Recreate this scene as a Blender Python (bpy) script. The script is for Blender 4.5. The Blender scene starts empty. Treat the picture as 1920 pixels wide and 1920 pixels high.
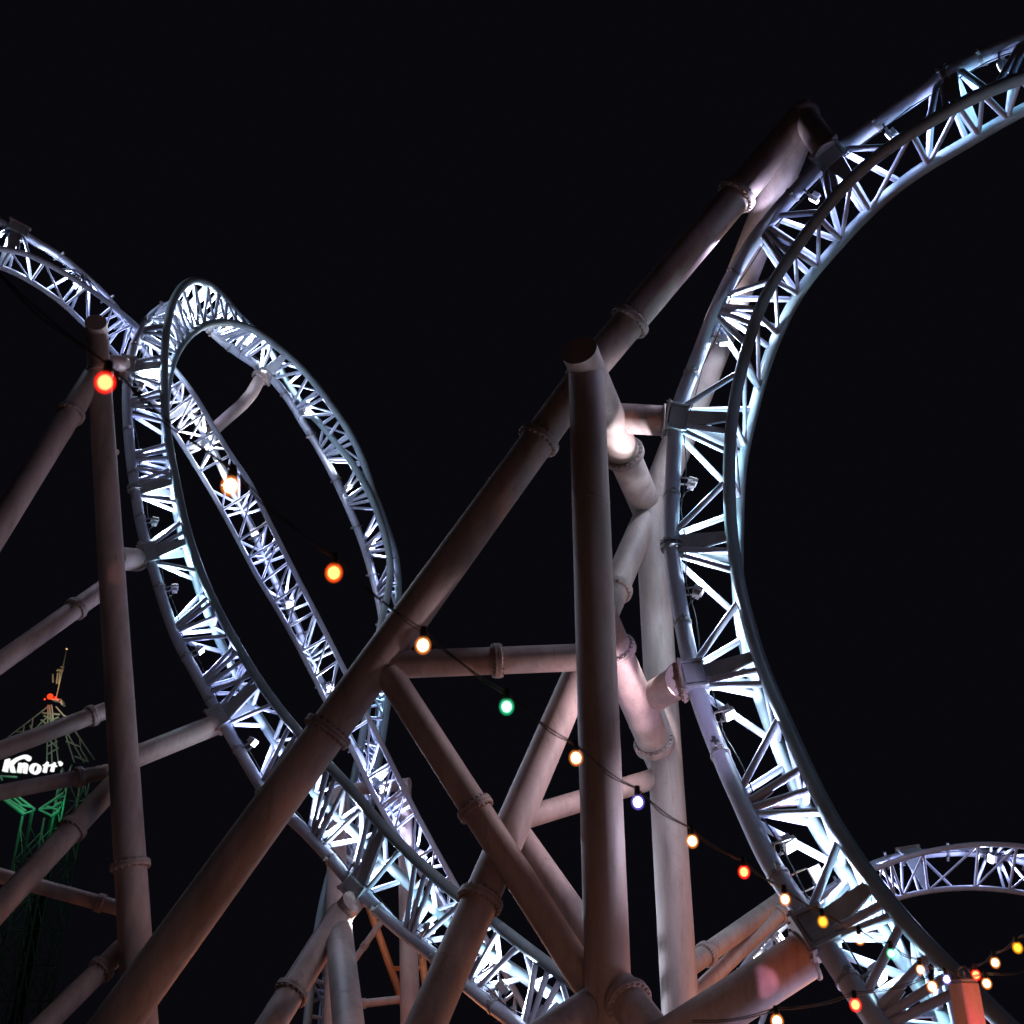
import bpy, math, random
from mathutils import Vector, Matrix
random.seed(7)
sc = bpy.context.scene
COL = sc.collection
V = Vector

# ------------------------------------------------------------------ camera
FOC = 2000.0                      # focal length in photo pixels (photo 1920 wide)
PITCH = math.radians(27)
CAM = V((0, 0, 1.6))
FW = V((0, math.cos(PITCH), math.sin(PITCH)))
UP = V((0, -math.sin(PITCH), math.cos(PITCH)))
RT = V((1, 0, 0))
cd = bpy.data.cameras.new('camera')
cam = bpy.data.objects.new('camera', cd); COL.objects.link(cam)
cam.location = CAM
cam.rotation_euler = (math.radians(90) + PITCH, 0, 0)
cd.sensor_width = 36; cd.lens = FOC / 1920 * 36
cd.clip_start = 0.05; cd.clip_end = 3000
cd.dof.use_dof = True; cd.dof.focus_distance = 24; cd.dof.aperture_fstop = 3.2
sc.camera = cam

# ------------------------------------------------------------------ world, exposure
w = bpy.data.worlds.new('World'); sc.world = w; w.use_nodes = True
bg = w.node_tree.nodes['Background']
bg.inputs[0].default_value = (0.62, 0.62, 1.0, 1); bg.inputs[1].default_value = 0.0038
sc.view_settings.view_transform = 'Standard'; sc.view_settings.look = 'None'
sc.view_settings.exposure = 0; sc.view_settings.gamma = 1
sc.cycles.max_bounces = 6; sc.cycles.diffuse_bounces = 2; sc.cycles.glossy_bounces = 2
sc.cycles.transparent_max_bounces = 12
sc.cycles.use_denoising = True
sc.cycles.sample_clamp_indirect = 2.0
sc.cycles.use_light_tree = True

def P(px, py, z):
    """photo pixel + distance along the view axis -> world point"""
    return CAM + RT * ((px - 960) / FOC * z) + UP * ((960 - py) / FOC * z) + FW * z

def lamp(name, loc, power, color, kind='POINT', r=0.06, aim=None, size=60, blend=.5):
    l = bpy.data.lights.new(name, kind); l.energy = power; l.color = color
    l.shadow_soft_size = r
    if kind == 'SPOT':
        l.spot_size = math.radians(size); l.spot_blend = blend
    o = bpy.data.objects.new(name, l); COL.objects.link(o); o.location = loc
    if aim is not None:
        o.rotation_euler = (V(aim) - V(loc)).to_track_quat('-Z', 'Y').to_euler()
    return o

# unseen lamps added round the ride for park light and fill (warm, pinkish, cool)
WARM = (1, .56, .34); PINK = (1, .58, .55); COOL = (.50, .72, 1.0); LILAC = (.80, .70, 1.0)
LAMPS = [
    ('park_fill_lamp', (-9, -3, 4.0), 125, (1, .50, .28)), ('park_fill_lamp', (3.2, 8.5, .6), 46, (1, .40, .17)),
    ('park_fill_lamp', (13, 6.5, 2.2), 90, (.72, .64, 1)), ('park_fill_lamp', (-4.6, 9.0, .6), 16, WARM),
    ('park_fill_lamp', (-.4, 11.5, 0.4), 40, (1, .40, .20)), ('park_fill_lamp', (1.5, 15, 0.5), 22, PINK), ('park_fill_lamp', (-3, 26, 1.5), 14, COOL),
    ('park_fill_lamp', (-3.2, 27, 0.6), 210, (1, .30, .10)), ('park_fill_lamp', (7.0, 21.0, 0.5), 380, (1, .36, .15)),
    ('park_fill_lamp', (11, 19, 1.0), 260, PINK), ('park_fill_lamp', (-15, 27, 1.0), 60, (1, .40, .36)), ('park_fill_lamp', (-10, 14, 6.0), 22, COOL),
    ('park_fill_lamp', (5.2, 17, 0.8), 95, (.68, .62, 1)),
]
for n, l, p, c in LAMPS: lamp(n, l, p, c, r=.25)
# unseen narrow spots added to make the coloured light patches on the pipes
for (l, t, p, c, a) in [((4, 5, .4), P(1428, 1840, 15.3), 3000, (1, .42, .72), 2.4), ((3, 6, .4), P(1474, 1808, 15.5), 800, (1, .20, .08), 4.5),
                        ((2, 5, .4), P(1183, 790, 22.8), 2300, (1, .38, .30), 1.3), ((1.5, 6, .4), P(1226, 796, 22.8), 1300, (1, .34, .22), 1.3),
                        ((2.5, 5, .4), P(1238, 1290, 20.8), 2300, (1, .40, .22), 1.5), ((-3, 6, .4), P(212, 688, 32), 3500, (1, .32, .12), 2.2),
                        ((-4, 5, .4), P(240, 1054, 30), 2200, (1, .35, .3), 1.6), ((-6, 7, .4), P(386, 1370, 27.5), 900, (1, .6, .6), .9),
                        ((4.4, 9, .4), P(1208, 1290, 21.2), 5200, (.76, .62, 1), 10)]:
    lamp('patch_spot', l, p, c, 'SPOT', .03, t, a, .6)

# ------------------------------------------------------------------ materials
def paint(name, col, rough=.42, dirt=.35, scale=1.3, bump=.05, metal=0.0, rust=.15):
    m = bpy.data.materials.new(name); m.use_nodes = True
    nt = m.node_tree; N = nt.nodes; L = nt.links
    b = N['Principled BSDF']; b.inputs['Roughness'].default_value = rough; b.inputs['Metallic'].default_value = metal
    tc = N.new('ShaderNodeTexCoord')
    n1 = N.new('ShaderNodeTexNoise'); n1.inputs['Scale'].default_value = scale; n1.inputs['Detail'].default_value = 8
    n1.inputs['Roughness'].default_value = .65
    n2 = N.new('ShaderNodeTexNoise'); n2.inputs['Scale'].default_value = scale * 14; n2.inputs['Detail'].default_value = 4
    mp = N.new('ShaderNodeMapping'); mp.inputs['Scale'].default_value = (1, 1, .22)
    L.new(tc.outputs['Object'], mp.inputs[0]); L.new(mp.outputs[0], n1.inputs[0]); L.new(tc.outputs['Object'], n2.inputs[0])
    r1 = N.new('ShaderNodeValToRGB'); r1.color_ramp.elements[0].position = .38; r1.color_ramp.elements[1].position = .62
    d = [c * (1 - dirt) for c in col]
    r1.color_ramp.elements[0].color = (*d, 1); r1.color_ramp.elements[1].color = (*col, 1)
    L.new(n1.outputs[0], r1.inputs[0])
    r2 = N.new('ShaderNodeValToRGB'); r2.color_ramp.elements[0].position = .30; r2.color_ramp.elements[1].position = .42
    r2.color_ramp.elements[0].color = (.55, .5, .45, 1); r2.color_ramp.elements[1].color = (1, 1, 1, 1)
    L.new(n2.outputs[0], r2.inputs[0])
    mx = N.new('ShaderNodeMixRGB'); mx.blend_type = 'MULTIPLY'; mx.inputs[0].default_value = .22
    L.new(r1.outputs[0], mx.inputs[1]); L.new(r2.outputs[0], mx.inputs[2])
    # rain streaks and rust runs, long in the vertical
    mp2 = N.new('ShaderNodeMapping'); mp2.inputs['Scale'].default_value = (5.5, 5.5, .45)
    n3 = N.new('ShaderNodeTexNoise'); n3.inputs['Scale'].default_value = 1.6; n3.inputs['Detail'].default_value = 6; n3.inputs['Roughness'].default_value = .7
    L.new(tc.outputs['Object'], mp2.inputs[0]); L.new(mp2.outputs[0], n3.inputs[0])
    r3 = N.new('ShaderNodeValToRGB'); r3.color_ramp.elements[0].position = .56; r3.color_ramp.elements[1].position = .74
    r3.color_ramp.elements[0].color = (0, 0, 0, 1); r3.color_ramp.elements[1].color = (rust, rust, rust, 1)
    L.new(n3.outputs[0], r3.inputs[0])
    m3 = N.new('ShaderNodeMixRGB'); m3.inputs[2].default_value = (.13, .065, .035, 1)
    L.new(r3.outputs[0], m3.inputs[0]); L.new(mx.outputs[0], m3.inputs[1]); L.new(m3.outputs[0], b.inputs['Base Color'])
    mr = N.new('ShaderNodeMapRange'); mr.inputs[3].default_value = rough * .8; mr.inputs[4].default_value = min(1, rough * 1.5)
    L.new(n1.outputs[0], mr.inputs[0]); L.new(mr.outputs[0], b.inputs['Roughness'])
    bp = N.new('ShaderNodeBump'); bp.inputs['Strength'].default_value = bump; bp.inputs['Distance'].default_value = .02
    L.new(n2.outputs[0], bp.inputs['Height']); L.new(bp.outputs[0], b.inputs['Normal'])
    return m

def emis(name, col, s):
    m = bpy.data.materials.new(name); m.use_nodes = True
    nt = m.node_tree; N = nt.nodes; N.clear()
    e = N.new('ShaderNodeEmission'); e.inputs[0].default_value = (*col, 1); e.inputs[1].default_value = s
    o = N.new('ShaderNodeOutputMaterial'); nt.links.new(e.outputs[0], o.inputs[0])
    return m

def globe_halo(name, tint, s):
    """tinted globe round the filament: clear tinted skin, emissive volume inside imitating the halo"""
    m = bpy.data.materials.new(name); m.use_nodes = True
    nt = m.node_tree; N = nt.nodes; N.clear()
    t = N.new('ShaderNodeBsdfTransparent'); t.inputs[0].default_value = (*[.8 + .2 * c for c in tint], 1)
    e = N.new('ShaderNodeEmission'); e.inputs[0].default_value = (*tint, 1); e.inputs[1].default_value = s
    o = N.new('ShaderNodeOutputMaterial')
    nt.links.new(t.outputs[0], o.inputs['Surface']); nt.links.new(e.outputs[0], o.inputs['Volume'])
    return m

M_SUP = paint('support_paint', (.53, .42, .385), .5, .42, 1.0, rust=.5)
M_SUPF = paint('flange_paint', (.52, .42, .39), .55, .5, 2.0, rust=.6)
M_TRK = paint('track_paint', (.55, .62, .76), .38, .18, 2.0)
M_RAIL = paint('rail_paint', (.27, .36, .40), .33, .25, 2.0)
M_BRK = paint('bracket_paint', (.42, .48, .52), .45, .3, 2.0)
M_STEEL = paint('galvanised_steel', (.42, .42, .42), .45, .3, 4.0, metal=.6)
M_BLACK = paint('black_rubber', (.008, .008, .008), .5, .2, 6.0)
M_TOWER = paint('tower_steel', (.30, .34, .32), .5, .3, .6)
M_ORANGE_LIT = paint('orange_lit_pipe', (.75, .22, .06), .5, .3)  # orange lamplight on the thin pipes put into their colour
M_WOOD = paint('post_timber', (.50, .30, .26), .55, .4, 3.0, .2)
M_ASPH = paint('asphalt', (.05, .05, .05), .85, .3, .4, .3)
M_LED = emis('led_panel', (.86, .9, 1.0), 9)
M_HOUSING = paint('lamp_housing', (.5, .48, .5), .4, .2, 5.0)

# ------------------------------------------------------------------ mesh helpers
class MB:
    def __init__(s): s.v = []; s.f = []; s.sm = []
    def add(s, vs, fs, smooth):
        o = len(s.v); s.v += vs
        for f in fs: s.f.append([i + o for i in f]); s.sm.append(smooth)
    def tube(s, pts, rad, n=20, cap0=True, cap1=True):
        m = len(pts)
        if not isinstance(rad, (list, tuple)): rad = [rad] * m
        T = []
        for i in range(m):
            a = pts[max(0, i - 1)]; b = pts[min(m - 1, i + 1)]
            T.append((b - a).normalized())
        u = T[0].orthogonal().normalized()
        vs = []; rings = []
        for i in range(m):
            u = (u - T[i] * u.dot(T[i])).normalized(); q = T[i].cross(u)
            ring = [pts[i] + (u * math.cos(2 * math.pi * k / n) + q * math.sin(2 * math.pi * k / n)) * rad[i] for k in range(n)]
            rings.append(ring); vs += ring
        fs = []
        for i in range(m - 1):
            for k in range(n):
                a = i * n + k; b = i * n + (k + 1) % n
                fs.append([a, b, b + n, a + n])
        s.add(vs, fs, True)
        if cap0: s.add(list(rings[0]), [list(range(n))[::-1]], False)
        if cap1: s.add(list(rings[-1]), [list(range(n))], False)
        return s
    def box(s, c, ax, ay, az):
        """centre and three half-extent vectors, edges chamfered"""
        c = V(c); ch = .12 * min(ax.length, ay.length, az.length)
        X, Y, Z = ax.normalized(), ay.normalized(), az.normalized()
        a, b, d = ax.length, ay.length, az.length
        vs = []; idx = {}
        def vid(x, y, z, w):
            k = (x, y, z, w)
            if k not in idx:
                e = [a - ch, b - ch, d - ch]; e[w] += ch
                vs.append(c + X * x * e[0] + Y * y * e[1] + Z * z * e[2]); idx[k] = len(vs) - 1
            return idx[k]
        fs = []
        for w_ in range(3):
            for sg in (-1, 1):
                q = []
                for (p, r) in ((-1, -1), (1, -1), (1, 1), (-1, 1)):
                    co = [0, 0, 0]; co[w_] = sg; co[(w_ + 1) % 3] = p; co[(w_ + 2) % 3] = r
                    q.append(vid(*co, w_))
                fs.append(q if sg > 0 else q[::-1])
        for w_ in range(3):
            o1, o2 = (w_ + 1) % 3, (w_ + 2) % 3
            for p in (-1, 1):
                for r in (-1, 1):
                    co1 = [0, 0, 0]; co1[w_] = -1; co1[o1] = p; co1[o2] = r
                    co2 = list(co1); co2[w_] = 1
                    fs.append([vid(*co1, o1), vid(*co2, o1), vid(*co2, o2), vid(*co1, o2)])
        for x in (-1, 1):
            for y in (-1, 1):
                for z in (-1, 1):
                    fs.append([vid(x, y, z, 0), vid(x, y, z, 1), vid(x, y, z, 2)])
        s.add(vs, fs, False); return s
    def taper(s, p0, p1, wdir, w0, w1, tdir, t0, t1):
        W = wdir.normalized(); T = tdir.normalized()
        vs = [p0 - W * w0 - T * t0, p0 + W * w0 - T * t0, p0 + W * w0 + T * t0, p0 - W * w0 + T * t0,
              p1 - W * w1 - T * t1, p1 + W * w1 - T * t1, p1 + W * w1 + T * t1, p1 - W * w1 + T * t1]
        s.add(vs, [[0, 3, 2, 1], [4, 5, 6, 7], [0, 1, 5, 4], [1, 2, 6, 5], [2, 3, 7, 6], [3, 0, 4, 7]], False); return s
    def flange(s, c, ax, r, bolts=22, th=.035, k=1.24):
        """pair of bolted ring plates round a tube"""
        ax = ax.normalized(); u = ax.orthogonal().normalized(); q = ax.cross(u); R = r * k; n = 40
        for sg in (-1, 1):
            prof = [(r * .98, sg * th * 2), (R - .012, sg * th * 2), (R, sg * (th * 2 - .012)), (R, sg * .004), (r * .98, sg * .004)]
            vs = []; fs = []
            for (rr, hh) in prof:
                for i in range(n):
                    a = 2 * math.pi * i / n
                    vs.append(c + ax * hh + (u * math.cos(a) + q * math.sin(a)) * rr)
            for j in range(len(prof) - 1):
                for i in range(n):
                    f = [j * n + i, j * n + (i + 1) % n, (j + 1) * n + (i + 1) % n, (j + 1) * n + i]
                    fs.append(f if sg < 0 else f[::-1])
            s.add(vs, fs, False)
        if bolts:
            rb = r + (R - r) * .52; hb = (R - r) * .31
            for i in range(bolts):
                a = 2 * math.pi * (i + .5) / bolts
                d = u * math.cos(a) + q * math.sin(a); c2 = c + d * rb
                s.tube([c2 - ax * (th * 2 + .03), c2 + ax * (th * 2 + .03)], hb, 6)
        return s
    def sphere(s, c, r, n=20, m=12, sx=1):
        vs = []; fs = []
        for j in range(m + 1):
            t = math.pi * j / m
            for i in range(n):
                a = 2 * math.pi * i / n
                vs.append(c + V((math.sin(t) * math.cos(a), math.sin(t) * math.sin(a), math.cos(t) * sx)) * r)
        for j in range(m):
            for i in range(n):
                fs.append([j * n + i, (j + 1) * n + i, (j + 1) * n + (i + 1) % n, j * n + (i + 1) % n])
        s.add(vs, fs, True); return s
    def build(s, name, mat, parent=None, label=None, kind=None):
        me = bpy.data.meshes.new(name)
        off = ORG.get(parent.name, V()) if parent else V()
        me.from_pydata([v - off for v in s.v], [], s.f)
        me.polygons.foreach_set('use_smooth', s.sm)
        me.materials.append(mat); me.update()
        o = bpy.data.objects.new(name, me); COL.objects.link(o)
        if parent: o.parent = parent; ORG[o.name] = off
        if label: o['label'] = label
        if kind: o['kind'] = kind
        return o
ORG = {}
def thing(name, loc, label, cat, group=None):
    o = bpy.data.objects.new(name, None); COL.objects.link(o); o.location = loc; ORG[o.name] = V(loc)
    o.empty_display_size = .3
    o['label'] = label; o['category'] = cat
    if group: o['group'] = group
    return o

def to_ground(a, b):
    d = (b - a)
    t = (0 - a.z) / d.z
    return a + d * t

# ------------------------------------------------------------------ splines
def spline(ctrl, step=.12, smooth=24):
    p = [P(*c) for c in ctrl]
    p = [p[0] * 2 - p[1]] + p + [p[-1] * 2 - p[-2]]
    out = []
    for i in range(1, len(p) - 2):
        n = max(2, int((p[i + 1] - p[i]).length / .05))
        for k in range(n):
            t = k / n
            out.append(.5 * ((2 * p[i]) + (p[i + 1] - p[i - 1]) * t + (2 * p[i - 1] - 5 * p[i] + 4 * p[i + 1] - p[i + 2]) * t * t
                             + (3 * p[i] - p[i - 1] - 3 * p[i + 1] + p[i + 2]) * t ** 3))
    out.append(p[-2])
    L = [0]
    for i in range(1, len(out)): L.append(L[-1] + (out[i] - out[i - 1]).length)
    n = int(L[-1] / step); q = []; j = 0
    for i in range(n + 1):
        s = L[-1] * i / n
        while j < len(L) - 2 and L[j + 1] < s: j += 1
        t = (s - L[j]) / max(1e-9, L[j + 1] - L[j]); q.append(out[j].lerp(out[j + 1], min(1, t)))
    for _ in range(smooth):
        q = [q[0]] + [(q[i - 1] + q[i] * 2 + q[i + 1]) / 4 for i in range(1, len(q) - 1)] + [q[-1]]
    return q

def nearest(pts, p, lo=0, hi=None):
    hi = hi or len(pts)
    return min(range(lo, hi), key=lambda i: (pts[i] - p).length_squared)

def proj(p):
    d = p - CAM; z = d.dot(FW)
    return 960 + FOC * d.dot(RT) / z, 960 - FOC * d.dot(UP) / z, z

def near_px(pts, x, y):
    def k(i):
        a, b, _ = proj(pts[i]); return (a - x) ** 2 + (b - y) ** 2
    return min(range(len(pts)), key=k)

# ------------------------------------------------------------------ track builder
def build_track(label, S, A, B, rS, rA, nodes=None, pitch=2.1, brackets=(), splices=(), extra=(), rB=.055, step=.12, mrail=None,
                lights=(), lamp_every=4.4, lamp_w=150, lamp_cols=None, lamp_rng=None, limit=100):
    """spine S and rails A, B (dense point lists); nodes = spine indices"""
    root = thing('coaster_track', S[len(S) // 2], label, 'roller coaster track', 'roller coaster tracks')
    MB().tube(S, rS, 22).build('spine_tube', M_TRK, root)
    MB().tube(A, rA, 18).build('rail', mrail or M_RAIL, root)
    MB().tube(B, rA, 18).build('rail', mrail or M_RAIL, root)
    if nodes is None:
        k = max(1, int(round(pitch / step))); nodes = list(range(k // 2, len(S), k))
        for b in brackets:                      # snap the nearest node onto each bracket
            j = min(range(len(nodes)), key=lambda i: abs(nodes[i] - b)); nodes[j] = b
    nodes = sorted(set(nodes) | set(extra))
    braces = []; ties = []
    def tan(i): return (S[min(len(S) - 1, i + 2)] - S[max(0, i - 2)]).normalized()
    prevt = None
    for j, i in enumerate(nodes):
        h = ((nodes[j + 1] if j + 1 < len(nodes) else i + (i - nodes[j - 1])) - (nodes[j - 1] if j else i - (nodes[1] - i))) / 2
        def at(R, off):
            k = min(len(S) - 1, max(0, int(round(i + off * h))))
            # rail point in the plane across the spine
            t = tan(k)
            kk = nearest(R, S[k])
            best = min(range(max(0, kk - 18), min(len(R), kk + 19)), key=lambda q: abs((R[q] - S[k]).dot(t)) + .05 * (R[q] - S[k]).length)
            return R[best]
        isb = i in brackets
        t = tan(i)
        for R, offs in ((A, (-.46, -.05, .15, .33)), (B, (-.40, -.04, .13, .50))):
            for o_ in offs:
                q = at(R, o_)
                if (q - S[i]).length > 3.2: continue
                if isb and -.1 < o_ < 0: continue
                st = S[i] + t * (o_ * .55)
                braces.append((st, q, rB * (1.0 if o_ else 1.12)))
        for o_ in (0.0, .5):
            a, b = at(A, o_), at(B, o_)
            if (a - b).length > 3.2: continue
            ties.append((a, b, rB * .95))
            if prevt and (prevt[0] - b).length < 3.0: ties.append((prevt[0], b, rB * .7))
            prevt = (a, b)
        for R in (A, B):                        # welded gussets where the braces fan out
            q = at(R, 0); d = q - S[i]
            if not isb and d.length < 3 and i not in extra:
                MB().taper(S[i] + d.normalized() * rS * .9, S[i] + d * .46, t, .13, .035, t.cross(d), .012, .012).build('gusset', M_TRK, root)
        if isb:
            a, b = at(A, 0), at(B, 0); c = (a + b) / 2; inn = (c - S[i]).normalized(); sd = t.cross(inn).normalized()
            for q in (a, b):
                d = (q - S[i]); nrm = t.cross(d).normalized()
                MB().taper(S[i] + d * .1, q, t, .21, .09, nrm, .05, .04).build('bracket_plate', M_BRK, root)
            if i in splices:
                m = MB()
                for sg in (-1, 1):
                    m.tube([S[i] + t * (.055 * sg - .02), S[i] + t * (.055 * sg + .02)], rS + .075, 24)
                for g in range(10):
                    c0 = S[i] + (inn * math.cos(g * .628) + sd * math.sin(g * .628)) * (rS + .045)
                    m.tube([c0 - t * .12, c0 + t * .12], .02, 6)
                m.build('splice_flange', M_BRK, root); continue
            m = MB().box(S[i], t * .25, inn * (rS + .03), sd * (rS + .03))
            m.box(S[i] + t * .28, t * .03, inn * (rS + .06), sd * (rS + .06)); m.box(S[i] - t * .28, t * .03, inn * (rS + .06), sd * (rS + .06))
            for sg in (-1, 1):
                for g in (-1, 1):
                    c0 = S[i] + t * .28 * sg - inn * (rS + .03) + sd * g * (rS + .03)
                    m.tube([c0 - t * .07, c0 + t * .07], .02, 6)
            m.build('clamp_box', M_BRK, root)
            m = MB().box(S[i] - inn * (rS + .07), t * .36, inn * .025, sd * (rS + .07))
            for sg in (-1, 1):
                for g in (-1, 0, 1):
                    c0 = S[i] - inn * (rS + .07) + t * .32 * sg + sd * g * (rS + .02)
                    m.tube([c0 - inn * .06, c0 + inn * .06], .022, 6)
            m.build('mounting_plate', M_SUPF, root)
    braces.sort(key=lambda b: proj(b[0])[2] if -60 < proj(b[0])[0] < 1980 and -60 < proj(b[0])[1] < 1980 else 999)
    for i, (a, b, r) in enumerate(braces[:limit]):
        MB().tube([a, a.lerp(b, .12), a.lerp(b, .88), b], [r * .7, r, r, r * .7], 12).build('brace', M_TRK, root)
    if len(braces) > limit:
        m = MB()
        for a, b, r in braces[limit:]: m.tube([a, b], r, 8)
        m.build('brace', M_TRK, root, kind='stuff')
    ties.sort(key=lambda b: proj(b[0])[2] if -60 < proj(b[0])[0] < 1980 and -60 < proj(b[0])[1] < 1980 else 999)
    for a, b, r in ties[:limit]: MB().tube([a, b], r, 10).build('crosstie', M_TRK, root)
    if len(ties) > limit:
        m = MB()
        for a, b, r in ties[limit:]: m.tube([a, b], r, 8)
        m.build('crosstie', M_TRK, root, kind='stuff')
    # small clamp rings with bolt tabs along the spine
    for j in range(len(nodes) - 1):
        k = (nodes[j] * 2 + nodes[j + 1] * 3) // 5
        t = tan(k); u = t.orthogonal().normalized()
        c = (A[nearest(A, S[k])] + B[nearest(B, S[k])]) / 2; inn = (c - S[k]); inn = (inn - t * inn.dot(t)).normalized(); sd = t.cross(inn)
        m = MB().tube([S[k] - t * .03, S[k] + t * .03], rS + .018, 20)
        for g in (-1, 1):
            m.box(S[k] + sd * g * (rS + .07), sd * .07, t * .03, inn * .035)
            m.tube([S[k] + sd * g * (rS + .09) - inn * .07, S[k] + sd * g * (rS + .09) + inn * .07], .014, 6)
        m.build('pipe_clamp', M_STEEL, root)
    # service cable drooping along the spine
    cab = []
    for i in range(0, len(S), 2):
        t = tan(i); k = nearest(A, S[i]); inn = (A[k] - S[i]).normalized()
        cab.append(S[i] + inn * (rS + .03 + .09 * abs(math.sin(i * .21)) ) + V((0, 0, -.03)))
    MB().tube(cab, .013, 6).build('cable', M_BLACK, root)
    return root

FIX = 0
def floodlight(S, A, B, i, label, power, color, tow=1, off=.42, lampr=.05, face=0.8, spill=.19, dvec=None):
    """LED floodlight clamped on the spine, shining along the truss"""
    k1, k2 = nearest(A, S[i]), nearest(B, S[i])
    t = (S[min(len(S) - 1, i + 2)] - S[max(0, i - 2)]).normalized() * tow
    c = (A[k1] + B[k2]) / 2; inn = c - S[i]; inn = (inn - t * inn.dot(t)).normalized(); sd = t.cross(inn).normalized()
    base = S[i] + inn * .20
    hc = base + inn * (.22 if dvec is None else .34)
    d = V(dvec).normalized() if dvec is not None else (t * face + inn * (1 - face)).normalized(); up = (inn - d * inn.dot(d)).normalized(); s2 = d.cross(up)
    root = thing('floodlight', base, label, 'floodlight', 'floodlights clamped inside the tracks')
    m = MB().box(hc, d * .045, up * .10, s2 * .13)
    m.taper(hc - d * .05, hc - d * .13, up, .085, .05, s2, .11, .06)
    for g in range(-3, 4): m.box(hc - d * .10 + s2 * g * .032, d * .045, up * .07, s2 * .006)
    m.build('housing', M_HOUSING, root)
    MB().box(hc + d * .049, d * .006, up * .08, s2 * .11).build('led_panel', M_LED, root)
    m = MB()
    for g in (-1, 1): m.box(base + inn * .09 + s2 * g * .148, inn * .14, d * .02, s2 * .008)
    m.box(base - inn * .05, inn * .008, d * .03, s2 * .15)
    m.build('yoke', M_STEEL, root)
    cab = [hc - d * .12 + s2 * (.08 * math.sin(a * 1.3)) + V((0, 0, -.05 * a)) + inn * (-.035 * a) for a in range(0, 9)]
    MB().tube(cab, .01, 6).build('cable', M_BLACK, root)
    for g in (1, -1):
        p0 = hc + t * g * .16 + inn * .06
        lamp('track_spot', p0, power * 1.45, color, 'SPOT', lampr, p0 + t * g * .9 + inn * .38, 118, .6)
    lamp('floodlight_spill', hc + inn * .1, power * spill, color, r=lampr)
    return root

LAV = (.54, .58, 1.0); WHT = (.70, .80, 1.0); TEAL = (.48, .76, .92); CY = (.34, .66, .92); WRMW = (1, .93, .88)

# ================================================================== RIGHT TRACK
RA = spline([(2050,95,19.0),(1920,145,20),(1828,180,20.7),(1719,243,21.4),(1631,302,22),(1544,394,22.6),(1460,513,23),(1426,570,23.1),(1398,662,23),(1382,726,22.8),(1369,814,22.5),(1367,892,22.1),(1369,970,21.7),(1375,1030,21.3),(1387,1104,20.8),(1406,1177,20.1),(1425,1240,19.5),(1454,1312,18.7),(1487,1385,18),(1517,1454,17.3),(1556,1532,16.6),(1604,1609,15.9),(1661,1686,15.2),(1725,1763,14.5),(1792,1827,14),(1900,1935,13.3)])
RB = spline([(2050,158,20),(1920,203,21.1),(1828,259,21.8),(1719,322,22.5),(1631,394,23.1),(1565,466,23.5),(1512,526,23.8),(1481,578,24),(1440,670,24.2),(1408,788,24),(1390,866,23.6),(1385,945,23.1),(1383,1020,22.6),(1383,1087,22.1),(1388,1167,21.4),(1404,1240,20.8),(1423,1302,20.1),(1446,1365,19.4),(1483,1459,18.5),(1539,1566,17.4),(1604,1664,16.5),(1683,1785,15.5),(1733,1860,15),(1800,1960,14.4)])
RS = spline([(2050,28,19.8),(1920,73,20.7),(1850,102,21.2),(1773,140,21.7),(1719,180,22),(1631,240,22.5),(1544,305,23),(1460,393,23.4),(1434,422,23.6),(1382,500,23.8),(1340,586,23.9),(1312,662,23.8),(1268,775,23.3),(1265,840,23),(1260,918,22.6),(1258,1000,22.1),(1261,1050,21.8),(1269,1104,21.4),(1279,1167,21),(1292,1229,20.4),(1310,1312,19.7),(1335,1375,19.1),(1363,1446,18.3),(1394,1511,17.6),(1420,1571,17.1),(1457,1644,16.4),(1502,1703,15.9),(1543,1767,15.4),(1574,1817,15),(1637,1905,14.3),(1700,1995,13.7)])
r_nodes = [near_px(RS, *p) for p in [(1930,70),(1773,140),(1555,297),(1434,422),(1345,575),(1267,790),(1257,1025),(1292,1270),(1397,1515),(1530,1750),(1640,1910)]]
r_br = [r_nodes[i] for i in (1, 2, 5, 6, 7, 9)]
build_track('big white lattice coaster track curving down the right side of the photo', RS, RA, RB, .165, .128,
            nodes=r_nodes, brackets=r_br, splices=(r_nodes[1], r_nodes[6]), rB=.066)
for (x, y, lab, pw, c, tow, face) in [
    (1880, 90, 'floodlight near the top right corner of the right track', 110, CY, 1, .8),
    (1655, 225, 'small floodlight above the top arm, on the upper curve of the right track', 190, LAV, 1, .8),
    (1500, 350, 'floodlight just below the topmost bracket of the right track', 110, LAV, 1, .8),
    (1335, 640, 'glaring floodlight with looping cables beside the pink leg, upper right track', 330, WHT, 1, .7),
    (1262, 900, 'floodlight below the horizontal arm, where the right track is most upright', 260, TEAL, -1, .8),
    (1275, 1110, 'glaring floodlight with curly cables halfway down the right track', 330, WHT, -1, .6),
    (1325, 1350, 'floodlight just under the second arm of the right track', 200, WHT, 1, .8),
    (1440, 1600, 'floodlight on the right track above the white square lamp', 130, LAV, 1, .8),
    (1474, 1668, 'square white floodlight facing out above the lowest thick arm', 200, WHT, 1, .1),
    (1600, 1850, 'floodlight beneath the lowest bracket of the right track', 130, TEAL, 1, .8)]:
    floodlight(RS, RA, RB, near_px(RS, x, y), lab, pw, c, tow, face=face, spill=.36, dvec=(-.25, -.9, .1) if 'square white' in lab else None)

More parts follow.
